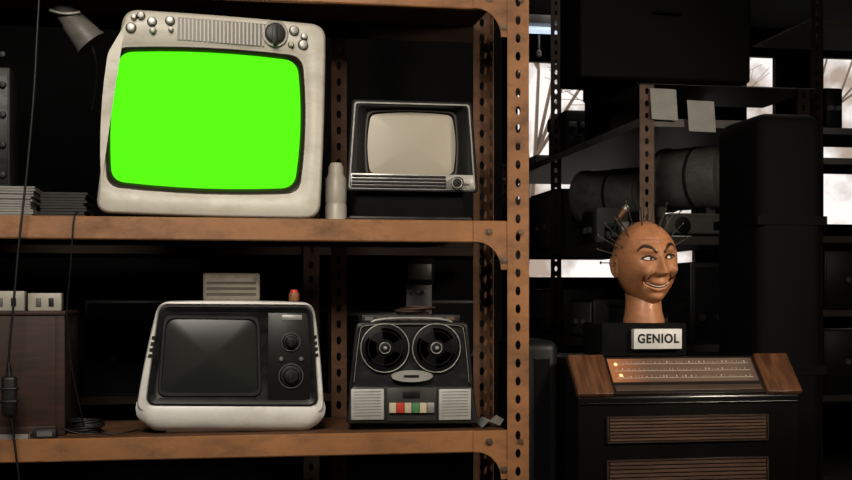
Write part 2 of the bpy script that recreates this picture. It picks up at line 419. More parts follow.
# ================= reel-to-reel
def recorder():
    Y = 0.06
    R = root('reel_to_reel_tape_recorder', (W(412, 0, Y).x, 0.15, ZL))
    kz = lambda py: W(412, py, Y).z
    C = [(356, 322), (468, 322), (474, 392), (348, 392)]
    loft('case', [rl(C, 5, Y+0.14, 3), rl(C, 5, Y+0.13, 1), rl(C, 5, Y+0.01, 0), rl(C, 4, Y, 1), rl(C, 4, Y-0.002, 3), rl(C, 3, Y+0.004, 4.5), rl(C, 3, Y+0.006, 20)], BLACK, R, True, True)
    D = [(350, 386), (473, 386), (478, 424), (346, 424)]
    loft('base_case', [rl(D, 4, Y+0.15, 2), rl(D, 4, Y+0.0, 0), rl(D, 4, Y-0.012, 1), rl(D, 3, Y-0.014, 3)], mat('case_grey', (0.02, 0.02, 0.02), 0.35), R, True, True)
    box('foot_rail', W(356, 0, Y).x, W(468, 0, Y).x, Y+0.01, Y+0.12, ZL, kz(418), BLACKM, R, 0.002)
    RB_ = mat('reel_black', (0.006, 0.006, 0.007), 0.3, spec=0.4)
    for (px, py) in ((385, 348), (436.5, 348)):
        knob('reel_flange', px, py, 25, Y+0.002, 0.004, RB_, R, 1.0, 64)
        ringy('reel_rim', px, py, 24.3, 0.6, Y-0.004, SILVER, R, 64)
        c = W(px, py, Y-0.003); k = K(px, Y)
        bm = bmesh.new()
        for s in range(3):
            a0 = s*2*math.pi/3+0.5
            pts = [(a0+j/8*1.25, 20*k) for j in range(9)]+[(a0+1.25-j/8*1.25, 9*k) for j in range(9)]
            bm.faces.new([bm.verts.new((c.x+math.cos(a)*r_, c.y, c.z+math.sin(a)*r_)) for a, r_ in pts])
        bmesh.ops.solidify(bm, geom=bm.faces[:], thickness=0.001)
        mk('tape_window', bm, mat('tape_brown', (0.03, 0.024, 0.022), 0.3), R)
        ringy('tape_edge', px, py, 17, 0.22, Y-0.005, GREYD, R, 48)
        knob('reel_hub', px, py, 6, Y-0.002, 0.008, BLACK, R)
        ringy('hub_ring', px, py, 5.5, 0.5, Y-0.010, SILVER, R)
        knob('spindle', px, py, 2.0, Y-0.008, 0.01, SILVER, R)
    tube('deck_trim', [W(*p, Y-0.004) for p in ((354, 382), (359, 330), (364, 324), (460, 324), (465, 330), (469, 382))], 0.0009, SILVER, R)
    c = W(411.5, 376, Y-0.004); n = 32
    bm = bmesh.new()
    bm.faces.new([bm.verts.new((c.x+math.cos(2*math.pi*i/n)*0.054, c.y-0.012, c.z+math.sin(2*math.pi*i/n)*0.015)) for i in range(n)])
    r_ = bmesh.ops.extrude_face_region(bm, geom=bm.faces[:])
    for v in [g_ for g_ in r_['geom'] if isinstance(g_, bmesh.types.BMVert)]: v.co.y += 0.014
    mk('head_cover', bm, mat('cover_alu', (0.38, 0.37, 0.34), 0.45, 0.2), R)
    bx('head_slot', 404, 375, 419, 377.5, Y-0.018, 0.004, BLACK, R, 0.0008)
    for (a, b, nm) in ((351, 384, 'l'), (439, 471, 'r')):
        bx('speaker_plate_'+nm, a, 389, b, 420, Y-0.019, 0.01, mat('plate_alu', (0.55, 0.54, 0.51), 0.5, 0.3, 0.1, 30, grime=0.3), R, 0.002)
        for i in range(9):
            bx('speaker_slot_'+nm, a+3, 391.5+i*3.0, b-3, 392.2+i*3.0, Y-0.0195, 0.003, GREYM, R)
    bx('key_panel', 387, 388, 436, 421, Y-0.018, 0.01, mat('key_panel_grey', (0.05, 0.05, 0.047), 0.4, 0.3), R, 0.001)
    for i, m in enumerate((YELK, RED, YELK, GRNK, YELK, SILVER)):
        a = 389.5+i*7.6
        bx('piano_key', a, 403, a+6.8, 413, Y-0.028, 0.014, m, R, 0.001)
    bx('counter', 403, 391, 420, 398, Y-0.021, 0.006, BLACK, R, 0.0006)
    zt = kz(322)
    tube('lid_handle', [(W(p, 0, Y).x, Y+0.02, z) for p, z in ((372, zt-0.002), (374, zt+0.010), (450, zt+0.010), (453, zt-0.002))], 0.0035, SILVER, R)
recorder()
def toolbox():
    Y = 0.10; z0 = W(412, 322, 0.06).z
    R = root('cassette_box', (W(410, 0, Y).x, Y, z0))
    box('case', W(362, 0, Y).x, W(460, 0, Y).x, Y, Y+0.09, z0, z0+0.018, GREYD, R, 0.002)
    for i in range(8):
        a = 365+i*11.6
        box('label', W(a, 0, Y).x, W(a+8, 0, Y).x, Y-0.001, Y+0.002, z0+0.004, z0+0.013, mat('label_brown', (0.12, 0.07, 0.04), 0.6) if i % 2 else GREYM, R)
toolbox()
def coil(name, px, Y, z, r, turns, m, tr=0.003, wob=0.15):
    c = W(px, 0, Y)
    pts = []
    for i in range(turns*14):
        a = i/14*2*math.pi
        rr_ = r*(1-wob+wob*math.sin(i*0.37))
        pts.append((c.x+math.cos(a)*rr_, Y+math.sin(a)*rr_*0.8, z+tr+i/14*tr*1.5+0.002*math.sin(i)))
    return tube(name, pts, tr, m)
coil('cable_coil', 415, 0.145, W(412, 322, 0.06).z+0.018, 0.055, 4, mat('wire_brown', (0.06, 0.03, 0.018), 0.5), 0.003, 0.3)
coil('wire_coil', 86, 0.12, ZL, 0.045, 7, CABLE)

# ================= left side items
def cups():
    Y = 0.16
    c = W(336, 0, Y); z = ZU
    R = root('plastic_bottle', (c.x, Y, z))
    k = K(336, Y)
    prof = [(10, 0), (11, 1), (11, 16), (10.2, 18), (10.2, 20), (11, 22), (10.5, 44), (8, 48), (7.5, 56), (5.5, 60), (0.1, 60)]
    bm = bmesh.new(); n = 32; rows = []
    for r_, h in prof:
        rows.append([bm.verts.new((c.x+math.cos(2*math.pi*i/n)*r_*k, Y+math.sin(2*math.pi*i/n)*r_*k, z+h*k)) for i in range(n)])
    for a, b in zip(rows, rows[1:]):
        for i in range(n): bm.faces.new((a[i], a[(i+1) % n], b[(i+1) % n], b[i]))
    bm.faces.new(rows[0]); bm.faces.new(rows[-1])
    mk('bottle_body', bm, mat('bottle_white', (0.55, 0.50, 0.42), 0.4), R, True)
cups()
def stack(name, a, b, Y, z0, hh, n, dep, m):
    x0, x1 = W(a, 0, Y).x, W(b, 0, Y).x
    R = root(name, ((x0+x1)/2, Y, z0))
    bm = bmesh.new(); t = hh/n
    for i in range(n):
        o = random.uniform(-.006, .006); oy = random.uniform(-.008, .0)
        s = boxbm(x0+o, x1+o, Y+oy, Y+dep+oy, z0+i*t, z0+(i+0.8)*t)
        me = bpy.data.meshes.new('tmp'); s.to_mesh(me); s.free(); bm.from_mesh(me); bpy.data.meshes.remove(me)
    mk('sheets', bm, m, R)
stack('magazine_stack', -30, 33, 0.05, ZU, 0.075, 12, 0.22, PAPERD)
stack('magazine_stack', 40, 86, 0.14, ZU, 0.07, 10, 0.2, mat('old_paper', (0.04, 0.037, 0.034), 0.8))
def crate():
    Y = 0.06
    x0, x1 = W(-60, 0, Y).x, W(64, 0, Y).x; z1 = W(30, 311, Y).z
    R = root('wooden_box', ((x0+x1)/2, Y, ZL))
    box('body', x0, x1, Y, Y+0.3, ZL, z1-0.012, CRATE, R, 0.003)
    box('lid', x0-0.004, x1+0.004, Y-0.004, Y+0.304, z1-0.011, z1, CRATE, R, 0.003)
    box('panel_edge', x1-0.02, x1+0.002, Y-0.003, Y, ZL+0.002, z1-0.012, CRATE, R, 0.001)
    box('panel_foot', x0, x1-0.02, Y-0.003, Y, ZL+0.002, ZL+0.025, CRATE, R, 0.001)
    for i, (a, b, h) in enumerate(((-12, 24, 20), (27, 61, 18))):
        r2 = root('light_switch', ((W((a+b)/2, 0, Y).x), Y, z1))
        bx0, bx1 = W(a, 0, Y).x, W(b, 0, Y).x
        box('switch_plate', bx0, bx1, Y+0.01, Y+0.05, z1, z1+h*K(30, Y), mat('aged_switch', (0.45, 0.42, 0.35), 0.45), r2, 0.003)
        for q in (0.25, 0.62):
            xx = bx0+(bx1-bx0)*q
            box('rocker', xx, xx+0.012, Y+0.006, Y+0.012, z1+0.012, z1+0.032, GREYD if q > .5 else GREYM, r2, 0.001)
crate()
def small_parts():
    R = root('power_adapter', (W(48, 0, 0.02).x, 0.03, ZL))
    bx0 = W(33, 0, 0.02).x
    box('body', bx0, bx0+0.055, 0.012, 0.045, ZL, ZL+0.022, GREYD, R, 0.004)
    box('body_label', bx0+0.01, bx0+0.045, 0.0115, 0.0125, ZL+0.005, ZL+0.017, GREYM, R)
    R = root('metal_tray', (W(15, 0, 0.02).x, 0.03, ZL))
    x0, x1 = W(-30, 0, 0.02).x, W(30, 0, 0.02).x
    box('base', x0, x1, 0.008, 0.055, ZL, ZL+0.003, SILVER, R)
    box('rim_front', x0, x1, 0.006, 0.009, ZL, ZL+0.012, SILVER, R)
    box('rim_side', x1-0.002, x1+0.001, 0.006, 0.055, ZL, ZL+0.012, SILVER, R)
    Rn = root('folded_paper', (W(492, 0, 0.1).x, 0.1, ZL))
    bm = bmesh.new()
    xs = [W(p, 0, 0.08).x for p in (480, 488, 497, 503)]
    zz = [0.002, 0.016, 0.006, 0.02]
    r0 = [bm.verts.new((x, 0.05+0.02*(i % 2), ZL+z)) for i, (x, z) in enumerate(zip(xs, zz))]
    r1 = [bm.verts.new((x+0.01, 0.2, ZL+z)) for x, z in zip(xs, zz)]
    for i in range(3): bm.faces.new((r0[i], r0[i+1], r1[i+1], r1[i]))
    mk('sheet', bm, PAPERD, Rn)
small_parts()
tube('adapter_cord', [W(62, 428, 0.03), W(75, 434, 0.02), W(95, 433.5, 0.02), W(110, 434, 0.04), W(130, 432, 0.03), W(138, 430, 0.1)], 0.0022, CABLE)
tube('power_cable', [W(x, y, -0.06) for x, y in ((41, -30), (37, 30), (35, 80), (30, 140), (24, 200), (18, 250), (14, 300), (10, 340), (8, 372), (9, 400), (13, 430), (16, 455), (22, 500))], 0.0028, CABLE)
def plug():
    Y = -0.06
    c = W(9.5, 395, Y); R = root('plug_socket', tuple(c))
    box('body', c.x-0.017, c.x+0.017, Y-0.014, Y+0.014, c.z-0.05, c.z+0.045, BLACK, R, 0.008, 3)
    cylw('strain_relief', (c.x, Y, c.z+0.043), (c.x-0.002, Y, c.z+0.075), 0.008, 0.004, BLACK, R)
    for s in (-.018, 0.012): box('grip_ridge', c.x-0.0185, c.x+0.0185, Y-0.0155, Y+0.0155, c.z+s, c.z+s+0.006, BLACK, R, 0.002)
plug()
tube('antenna_lead', [W(x, y, yy) for x, y, yy in ((78, 212, .05), (75, 213, -.008), (73, 222, -.012), (72, 245, -.012), (70, 275, 0.0), (66, 310, 0.02), (70, 360, 0.04), (78, 400, 0.06), (84, 426, 0.08))], 0.002, CABLE)
def lamp():
    R = root('clamp_lamp', tuple(W(70, 0, 0.12)))
    Y = 0.12
    a, b = W(60, 6, Y), W(90, 42, Y)
    d = (b-a).normalized()
    LW = mat('lamp_white', (0.16, 0.15, 0.135), 0.45, grime=0.6)
    cylw('lamp_socket', a, a+d*0.05, 0.024, 0.028, LW, R, 28, 0.002)
    cylw('lamp_shade', a+d*0.045, b, 0.030, 0.040, LW, R, 32, 0.002)
    cylw('shade_rim', b, b+d*0.006, 0.042, 0.042, GREYM, R, 32)
    tube('lamp_arm', [a, W(58, -10, Y), W(62, -30, Y)], 0.006, GREYM, R)
    tube('lamp_bracket', [W(50, 10, Y-0.03), W(64, 16, Y-0.035), W(80, 12, Y-0.03)], 0.004, SILVER, R)
    tube('lamp_cord', [b, W(96, 55, Y), W(98, 80, Y+.05), W(92, 110, Y+.1)], 0.003, CABLE, R)
lamp()
def crateL():
    Y = 0.12
    R = root('amplifier', (W(0, 0, Y).x, Y, ZU+0.08))
    z0 = ZU+0.076
    box('case', W(-60, 0, Y).x, W(10, 0, Y).x, Y, Y+0.15, z0, z0+0.30, GREYD, R, 0.004)
    box('face_plate', W(-58, 0, Y).x, W(8, 0, Y).x, Y-0.003, Y, z0+0.01, z0+0.29, BLACK, R, 0.001)
    for i in range(5): knob('dial', 3, 175-i*30, 3.5, Y-0.002, 0.012, GREYD, R)
crateL()

# ================= second row behind
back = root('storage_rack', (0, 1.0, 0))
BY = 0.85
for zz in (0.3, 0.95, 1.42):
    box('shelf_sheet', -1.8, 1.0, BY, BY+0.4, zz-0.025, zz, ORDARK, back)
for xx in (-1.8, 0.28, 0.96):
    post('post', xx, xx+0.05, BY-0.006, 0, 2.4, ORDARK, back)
def on_back(name, x0, x1, z0, h, m, kn):
    R = root(name, ((x0+x1)/2, BY, z0))
    box('case', x0, x1, BY+0.02, BY+0.3, z0, z0+h, m, R, 0.006)
    box('face_plate', x0+0.01, x1-0.01, BY+0.016, BY+0.02, z0+0.01, z0+h-0.01, BLACKM, R)
    for i in range(kn):
        xx = x0+(x1-x0)*(i+.7)/(kn+.6)
        cylw('dial', (xx, BY+0.016, z0+h*.4), (xx, BY+0.002, z0+h*.4), 0.014, 0.012, GREYD, R, 20)
on_back('radio_receiver', 0.36, 0.62, 0.95, 0.26, BLACK, 3)
on_back('amplifier', 0.66, 0.90, 0.95, 0.3, GREYD, 3)
on_back('radio_receiver', -0.4, 0.2, 0.95, 0.3, BLACK, 4)
on_back('amplifier', 0.36, 0.9, 1.42, 0.2, BLACK, 4)
on_back('radio_receiver', -1.3, -0.7, 0.95, 0.3, BLACK, 3)
on_back('amplifier', -1.3, -0.7, 1.42, 0.3, BLACK, 3)
def meter():
    Y = 0.3
    R = root('panel_meter', (W(414, 0, Y).x, Y, ZL))
    xs = W(406, 0, Y).x, W(432, 0, Y).x
    box('stand', xs[0], xs[1], Y, Y+0.08, ZL, W(417, 282, Y).z, BLACK, R, 0.004)
    box('head_unit', xs[0]-0.006, xs[1]+0.006, Y-0.01, Y+0.09, W(417, 284, Y).z, W(417, 258, Y).z, BLACKM, R, 0.004)
    box('meter_face', xs[0]+0.004, xs[1]-0.004, Y-0.014, Y-0.01, W(417, 280, Y).z, W(417, 264, Y).z, mat('meter_beige', (0.04, 0.035, 0.03), 0.4), R, 0.002)
    for i in range(3): cylw('meter_knob', (xs[0]+0.012+i*0.02, Y-0.002, W(417, 292, Y).z), (xs[0]+0.012+i*0.02, Y-0.012, W(417, 292, Y).z), 0.005, 0.004, GREYM, R, 14)
meter()
bxx = root('cardboard_box', (-0.3, 0.1, 0.36))
box('carton', -0.7, 0.1, 0.1, 0.4, 0.36, 0.66, mat('old_carton', (0.03, 0.02, 0.014), 0.8), bxx, 0.003)
box('carton_flap', -0.7, 0.1, 0.097, 0.1, 0.56, 0.66, mat('old_carton_flap', (0.035, 0.022, 0.015), 0.8), bxx)

# ================= console radio
RY = 0.22
RX0, RX1 = W(578, 0, RY).x, W(800, 0, RY).x
zpb = W(690, 396, RY).z
RYT = RY+0.10
zpt = W(690, 357, RYT).z
def console():
    R = root('console_radio', ((RX0+RX1)/2, RY+0.2, 0))
    prof = [(RY, 0.12), (RY, zpb), (RYT, zpt), (RY+0.42, zpt), (RY+0.42, 0.12)]
    bm = bmesh.new()
    a = [bm.verts.new((RX0, *p)) for p in prof]; b = [bm.verts.new((RX1, *p)) for p in prof]
    for i in range(5): bm.faces.new((a[i], a[(i+1) % 5], b[(i+1) % 5], b[i]))
    bm.faces.new(a); bm.faces.new(b)
    bmesh.ops.recalc_face_normals(bm, faces=bm.faces)
    bmesh.ops.bevel(bm, geom=bm.edges[:], offset=0.006, segments=3, affect='EDGES', profile=0.5)
    mk('cabinet', bm, LAC, R, True)
    nrm = Vector((0, -(zpt-zpb), (RYT-RY))).normalized(); up = Vector((0, RYT-RY, zpt-zpb))
    def S_(x, t, off=0): return Vector((x, RY, zpb))+up*t+nrm*off
    wd = RX1-RX0
    def slab(name, f0, f1, t0, t1, o0, o1, m, bev=0.0):
        bm = bmesh.new()
        x0, x1 = RX0+wd*f0, RX0+wd*f1
        v = [bm.verts.new(S_(x, t, o)) for o in (o0, o1) for x, t in ((x0, t0), (x1, t0), (x1, t1), (x0, t1))]
        for f in ((0, 1, 2, 3), (4, 5, 6, 7), (0, 1, 5, 4), (1, 2, 6, 5), (2, 3, 7, 6), (3, 0, 4, 7)):
            bm.faces.new([v[i] for i in f])
        bmesh.ops.recalc_face_normals(bm, faces=bm.faces)
        if bev: bmesh.ops.bevel(bm, geom=bm.edges[:], offset=bev, segments=2, affect='EDGES', profile=0.5)
        return mk(name, bm, m, R, bev > 0)
    slab('wood_block_l', -0.005, 0.155, 0.0, 1.0, -0.004, 0.016, RWOOD, 0.004)
    slab('wood_block_r', 0.845, 1.005, 0.0, 1.0, -0.004, 0.016, RWOOD, 0.004)
    slab('dial_frame', 0.157, 0.843, 0.04, 0.98, -0.002, 0.006, mat('dial_dark', (0.02, 0.014, 0.011), 0.3), 0.002)
    dm = bpy.data.materials.new('lit_dial'); dm.use_nodes = True
    nt = dm.node_tree; b_ = nt.nodes['Principled BSDF']
    tc = nt.nodes.new('ShaderNodeTexCoord'); sp = nt.nodes.new('ShaderNodeSeparateXYZ'); nt.links.new(tc.outputs['Generated'], sp.inputs[0])
    rp = nt.nodes.new('ShaderNodeValToRGB'); nt.links.new(sp.outputs['X'], rp.inputs[0])
    e = rp.color_ramp.elements; e[0].position = 0; e[0].color = (0.34, 0.13, 0.055, 1); e[1].position = 1; e[1].color = (0.09, 0.06, 0.045, 1)
    q = e.new(0.25); q.color = (0.12, 0.07, 0.048, 1); q = e.new(0.88); q.color = (0.12, 0.08, 0.055, 1)
    nt.links.new(rp.outputs[0], b_.inputs['Base Color']); nt.links.new(rp.outputs[0], b_.inputs['Emission Color'])
    b_.inputs['Emission Strength'].default_value = 0.45; b_.inputs['Roughness'].default_value = 0.25
    slab('dial_glass', 0.17, 0.83, 0.33, 0.92, 0.006, 0.008, dm)
    slab('lower_strip', 0.17, 0.83, 0.10, 0.24, 0.006, 0.009, mat('strip_bronze', (0.14, 0.095, 0.07), 0.4, 0.5), 0.001)
    tick = mat('dial_ink', (0.5, 0.42, 0.34), 0.5, emit=(0.6, 0.45, 0.34), es=0.2)
    for row, t in enumerate((0.42, 0.60, 0.78)):
        slab('scale_line', 0.19, 0.81, t, t+0.010, 0.008, 0.0084, tick)
        f = 0.2
        while f < 0.8:
            L = random.choice((0.001, 0.001, 0.002, 0.005))
            slab('scale_mark', f, f+L, t+0.025, t+random.choice((0.05, 0.07)), 0.008, 0.0084, tick)
            f += L+random.uniform(0.008, 0.022)
    slab('needle', 0.47, 0.472, 0.36, 0.90, 0.0084, 0.0090, mat('needle_red', (0.25, 0.04, 0.02), 0.4))
    pil = mat('pilot_glow', (0.9, 0.4, 0.2), 0.4, emit=(1.0, 0.4, 0.15), es=2.2)
    for f, t in ((0.195, 0.74), (0.205, 0.46)):
        slab('pilot_lamp', f, f+0.012, t, t+0.06, 0.008, 0.010, pil)
    def grille(nm, py0, py1, n):
        x0, x1 = W(608, 0, RY).x, W(766, 0, RY).x
        z1, z0 = W(687, py0, RY).z, W(687, py1, RY).z
        box(nm+'_panel', x0, x1, RY-0.004, RY+0.002, z0, z1, mat('grille_back', (0.02, 0.011, 0.007), 0.6), R)
        h = (z1-z0)/n
        for i in range(n):
            box(nm+'_slat', x0+0.003, x1-0.003, RY-0.009, RY-0.003, z0+i*h+h*.15, z0+i*h+h*.88, RWOODH, R, 0.001, 1)
        for (a, b_, c_, d_) in ((x0-.004, x1+.004, z1, z1+.005), (x0-.004, x1+.004, z0-.005, z0), (x0-.005, x0, z0, z1), (x1, x1+.005, z0, z1)):
            box(nm+'_frame', a, b_, RY-0.010, RY, c_, d_, mat('grille_frame', (0.035, 0.02, 0.013), 0.4), R, 0.001, 1)
    grille('speaker_grille', 417, 440, 7)
    grille('lower_grille', 460, 500, 10)
    tube('front_bead', [(RX0+0.01, RY-0.003, zpb-0.018), (RX1-0.01, RY-0.003, zpb-0.018)], 0.003, LAC, R)
    for x in (RX0+0.05, RX1-0.05):
        for y in (RY+0.05, RY+0.37):
            cylw('leg', (x, y, 0.13), (x, y, 0), 0.022, 0.013, LAC, R, 20)
console()
def speaker():
    Y = 0.36
    x0, x1 = W(531, 0, Y).x, RX0-0.012
    R = root('loudspeaker_cabinet', ((x0+x1)/2, Y, 0))
    zt = W(555, 340, Y).z
    box('cabinet', x0-0.02, x1, Y, Y+0.35, 0.0, zt, mat('speaker_vinyl', (0.012, 0.012, 0.013), 0.45, spec=0.35), R, 0.03, 5)
    box('grille_cloth', x0+0.01, x1-0.03, Y-0.004, Y+0.002, 0.15, zt-0.05, BLACKM, R, 0.002)
    box('grille_trim', x0+0.008, x1-0.028, Y-0.006, Y, zt-0.055, zt-0.05, GREYD, R)
speaker()

# ================= head display
def head():
    Yh = 0.47
    c = W(645, 264, Yh)
    R = root('advertising_head_bust', (c.x, Yh, zpt))
    x0, x1 = W(600, 0, 0.40).x, W(684, 0, 0.40).x
    zp = W(645, 323, 0.40).z
    box('plinth', x0, x1, 0.38, 0.57, zpt+0.0005, zp, BLACKM, R, 0.004)
    M = Matrix.Translation(c) @ Matrix.Rotation(math.radians(7), 4, 'Z') @ Matrix.Rotation(math.radians(-5), 4, 'Y') @ Matrix.Rotation(math.radians(3), 4, 'X')
    A, B, C = 0.094, 0.106, 0.129
    g = lambda x, z, x0_, z0_, sx, sz: math.exp(-((x-x0_)/sx)**2-((z-z0_)/sz)**2)
    bm = bmesh.new(); nu, nv = 200, 150; rows = []
    for j in range(1, nv):
        ph = math.pi*j/nv; row = []
        for i in range(nu):
            th = 2*math.pi*i/nu
            d = Vector((math.sin(ph)*math.cos(th), math.sin(ph)*math.sin(th), math.cos(ph)))
            x, y, z = A*d.x, B*d.y, C*d.z
            if z < 0.01:
                t = min(1, (0.01-z)/C)
                x *= 1-0.22*t**1.8
                if y > 0: y *= 1-0.45*t**1.3
                else: y *= 1-0.08*t
            else:
                x *= 1+0.05*math.sin(min(1, z/C)*math.pi)
            if y < 0:
                w = min(1, -y/(B*0.35))
                f = 0.0
                ax = abs(x)
                nz = max(0, min(1, (0.035-z)/0.055))
                if z > -0.045:
                    f += (0.006+0.028*nz**1.3)*math.exp(-(x/(0.008+0.007*nz))**2)*(1 if z > -0.022 else max(0, 1-((-0.022-z)/0.012)**2) if z > -0.034 else 0)
                f += 0.010*g(ax, z, 0.016, -0.022, 0.008, 0.007)
                f += 0.009*g(ax, z, 0.034, 0.046, 0.024, 0.009)
                f -= 0.011*g(ax, z, 0.033, 0.022, 0.018, 0.012)
                f += 0.019*g(ax, z, 0.050, -0.018, 0.018, 0.017)
                f += 0.010*g(ax, z, 0.0, -0.058, 0.026, 0.016)
                zm = -0.066+10.4*x*x
                f -= 0.010*math.exp(-((z-zm)/0.005)**2)*(1/(1+math.exp(min(50, (ax-0.048)/0.003))))
                f -= 0.009*g(ax, z-(-0.040-0.6*(ax-0.03)), 0.036, 0.0, 0.006, 0.02)
                f += 0.018*g(x, z, 0, -0.103, 0.024, 0.016)
                f -= 0.006*g(x, z, 0, -0.085, 0.02, 0.006)
                f -= 0.0022*math.exp(-((z-0.078-1.5*x*x)/0.002)**2)*(ax < 0.05)
                f -= 0.0022*math.exp(-((z-0.066-1.5*x*x)/0.002)**2)*(ax < 0.045)
                y -= f*w
            row.append(bm.verts.new((x, y, z)))
        rows.append(row)
    top = bm.verts.new((0, 0, C)); bot = bm.verts.new((0, -0.01, -C))
    for i in range(nu):
        bm.faces.new((top, rows[0][i], rows[0][(i+1) % nu])); bm.faces.new((bot, rows[-1][(i+1) % nu], rows[-1][i]))
    for a, b in zip(rows, rows[1:]):
        for i in range(nu): bm.faces.new((a[i], b[i], b[(i+1) % nu], a[(i+1) % nu]))
    bmesh.ops.recalc_face_normals(bm, faces=bm.faces)
    bv = BVHTree.FromBMesh(bm)
    bmh = bm.copy(); bm.free()
    bmesh.ops.transform(bmh, matrix=M, verts=bmh.verts)
    mk('head', bmh, SKIN, R, True, 80)
    def F(x, z, off=0.001):
        h = bv.ray_cast(Vector((x, -1, z)), Vector((0, 1, 0)))
        return M @ Vector((x, h[0].y-off, z))
    for s in (-1, 1):
        bm = bmesh.new(); n = 24
        cx, cz = s*0.034, 0.020
        rings = []
        for rr_ in (1.0, 0.66, 0.33):
            ring = []
            for i in range(n):
                a = 2*math.pi*i/n
                x = cx+math.cos(a)*0.018*rr_; z = cz+math.sin(a)*(0.0080 if math.sin(a) > 0 else 0.0045)*rr_+0.0015*math.cos(a)*s
                ring.append(bm.verts.new(F(x, z, 0.0008+0.004*(1-rr_*rr_))))
            rings.append(ring)
        for a_, b_ in zip(rings, rings[1:]):
            for i in range(n): bm.faces.new((a_[i], a_[(i+1) % n], b_[(i+1) % n], b_[i]))
        bm.faces.new(rings[-1]); mk('eye_white', bm, EYEW, R, True, 80)
        p = F(cx+0.007, cz+0.001, 0.0035)
        dv = (M.to_3x3() @ Vector((0, -1, 0)))
        cylw('pupil', p, p+dv*0.0025, 0.0052, 0.004, BROW, R, 20)
        tube('eyelid_upper', [F(cx+t*0.0195, cz+0.0085*(1-t*t)+0.0015*t*s, 0.002) for t in [-1, -.6, -.2, .2, .6, 1]], 0.0030, BROW, R)
        tube('eyelid_lower', [F(cx+t*0.018, cz-0.0055*(1-t*t)+0.001*t*s, 0.001) for t in [-1, -.5, 0, .5, 1]], 0.0016, LIP, R)
        tube('eyebrow', [F(cx+s*u_, cz+w_, 0.001) for u_, w_ in ((-0.022, 0.016), (-0.010, 0.030), (0.004, 0.039), (0.017, 0.037), (0.030, 0.022))], 0.0046, BROW, R, radii=[0.7, 1.1, 1.2, 1, 0.3])
        ec = Vector((s*A*0.97, 0.012, 0.0))
        bm = bmesh.new()
        bmesh.ops.create_uvsphere(bm, u_segments=24, v_segments=16, radius=1)
        for v in bm.verts:
            x, y, z = v.co
            rr_ = math.sqrt(y*y+z*z)
            dish = -0.5*math.exp(-(rr_/0.55)**2) if x*s > 0 else 0
            v.co = ec+Vector(((x+dish*s)*0.010+s*max(0, y)*0.010, y*0.021*(1.15 if z > 0 else 0.8), z*0.036))
        bmesh.ops.transform(bm, matrix=M, verts=bm.verts); mk('ear', bm, SKIN, R, True, 80)
        tube('smile_crease', [F(s*0.050, -0.050, 0), F(s*0.0545, -0.040, 0), F(s*0.052, -0.030, 0)], 0.0020, LIP, R)
        tube('nose_fold', [F(s*0.022, -0.020, 0), F(s*0.032, -0.030, 0), F(s*0.042, -0.042, 0)], 0.0016, LIP, R)
    zm = lambda x: -0.066+10.4*x*x
    tube('mouth_line', [F(x, zm(x), 0.0005) for x in [i*0.0046 for i in range(-11, 12)]], 0.0036, BROW, R, radii=[0.3]+[1]*21+[0.3])
    tube('teeth', [F(x, zm(x)+0.001, 0.0028) for x in [i*0.004 for i in range(-9, 10)]], 0.0014, EYEW, R)
    tube('lower_lip', [F(x, zm(x)-0.009+1.5*x*x, -0.001) for x in [i*0.004 for i in range(-7, 8)]], 0.0036, SKIN, R, radii=[0.3]+[1]*13+[0.3])
    base = Vector((c.x-0.002, Yh+0.005, zp))
    bm = bmesh.new(); n = 48; rws = []
    tp = M @ Vector((0, 0.022, -0.055))
    for t, ra, rb in ((0, .062, .066), (.08, .061, .064), (.25, .056, .06), (.5, .053, .057), (.8, .054, .058), (1, .05, .055)):
        cc = base.lerp(tp, t)
        rws.append([bm.verts.new(cc+Vector((math.cos(2*math.pi*i/n)*ra, math.sin(2*math.pi*i/n)*rb, 0))) for i in range(n)])
    for a, b in zip(rws, rws[1:]):
        for i in range(n): bm.faces.new((a[i], a[(i+1) % n], b[(i+1) % n], b[i]))
    bm.faces.new(rws[0]); mk('neck', bm, SKIN, R, True, 80)
    nails = [(-90, 6), (-88, 20), (-92, 33), (-90, 46), (-80, 60), (-20, 62), (-100, 75), (0, 84), (70, 78), (60, 64), (85, 55), (90, 40), (88, 25), (-50, 46), (20, 54), (150, 60), (-150, 50), (-60, 30), (45, 48)]
    for az, el in nails:
        a, e_ = math.radians(az), math.radians(el)
        d = Vector((math.sin(a)*math.cos(e_), -math.cos(a)*math.cos(e_)*0.6, math.sin(e_))).normalized()
        hit = bv.ray_cast(d*0.4, -d)[0]
        if hit is None: continue
        L = random.uniform(0.05, 0.075)
        p0 = M @ (hit-d*0.005); p1 = M @ (hit+d*L)
        cylw('nail_shank', p0, p1, 0.0016, 0.0016, NAIL, R, 8)
        cylw('nail_head', p1, p1+(p1-p0).normalized()*0.0025, 0.0045, 0.0045, NAIL, R, 12)
    sy = 0.355
    sx0, sx1 = W(634, 0, sy).x, W(682, 0, sy).x; sz1, sz0 = W(658, 329, sy).z, W(658, 349, sy).z
    sz0 = max(sz0, zpt+0.0005)
    box('sign_plate', sx0, sx1, sy, sy+0.024, sz0, sz1, mat('sign_white', (0.75, 0.74, 0.72), 0.5), R, 0.001)
    fc = bpy.data.curves.new('sign_font', 'FONT'); fc.body = 'GENIOL'; fc.extrude = 0.0006; fc.offset = 0.0014; fc.space_character = 1.12
    fc.align_x = 'CENTER'; fc.align_y = 'CENTER'; fc.size = 0.046
    to = bpy.data.objects.new('t', fc); S.collection.objects.link(to); bpy.context.view_layer.update()
    me = bpy.data.meshes.new_from_object(to.evaluated_get(bpy.context.evaluated_depsgraph_get()))
    xs = [v.co.x for v in me.vertices]; wtxt = max(xs)-min(xs)
    bpy.data.objects.remove(to)
    sc = (sx1-sx0)*0.86/wtxt
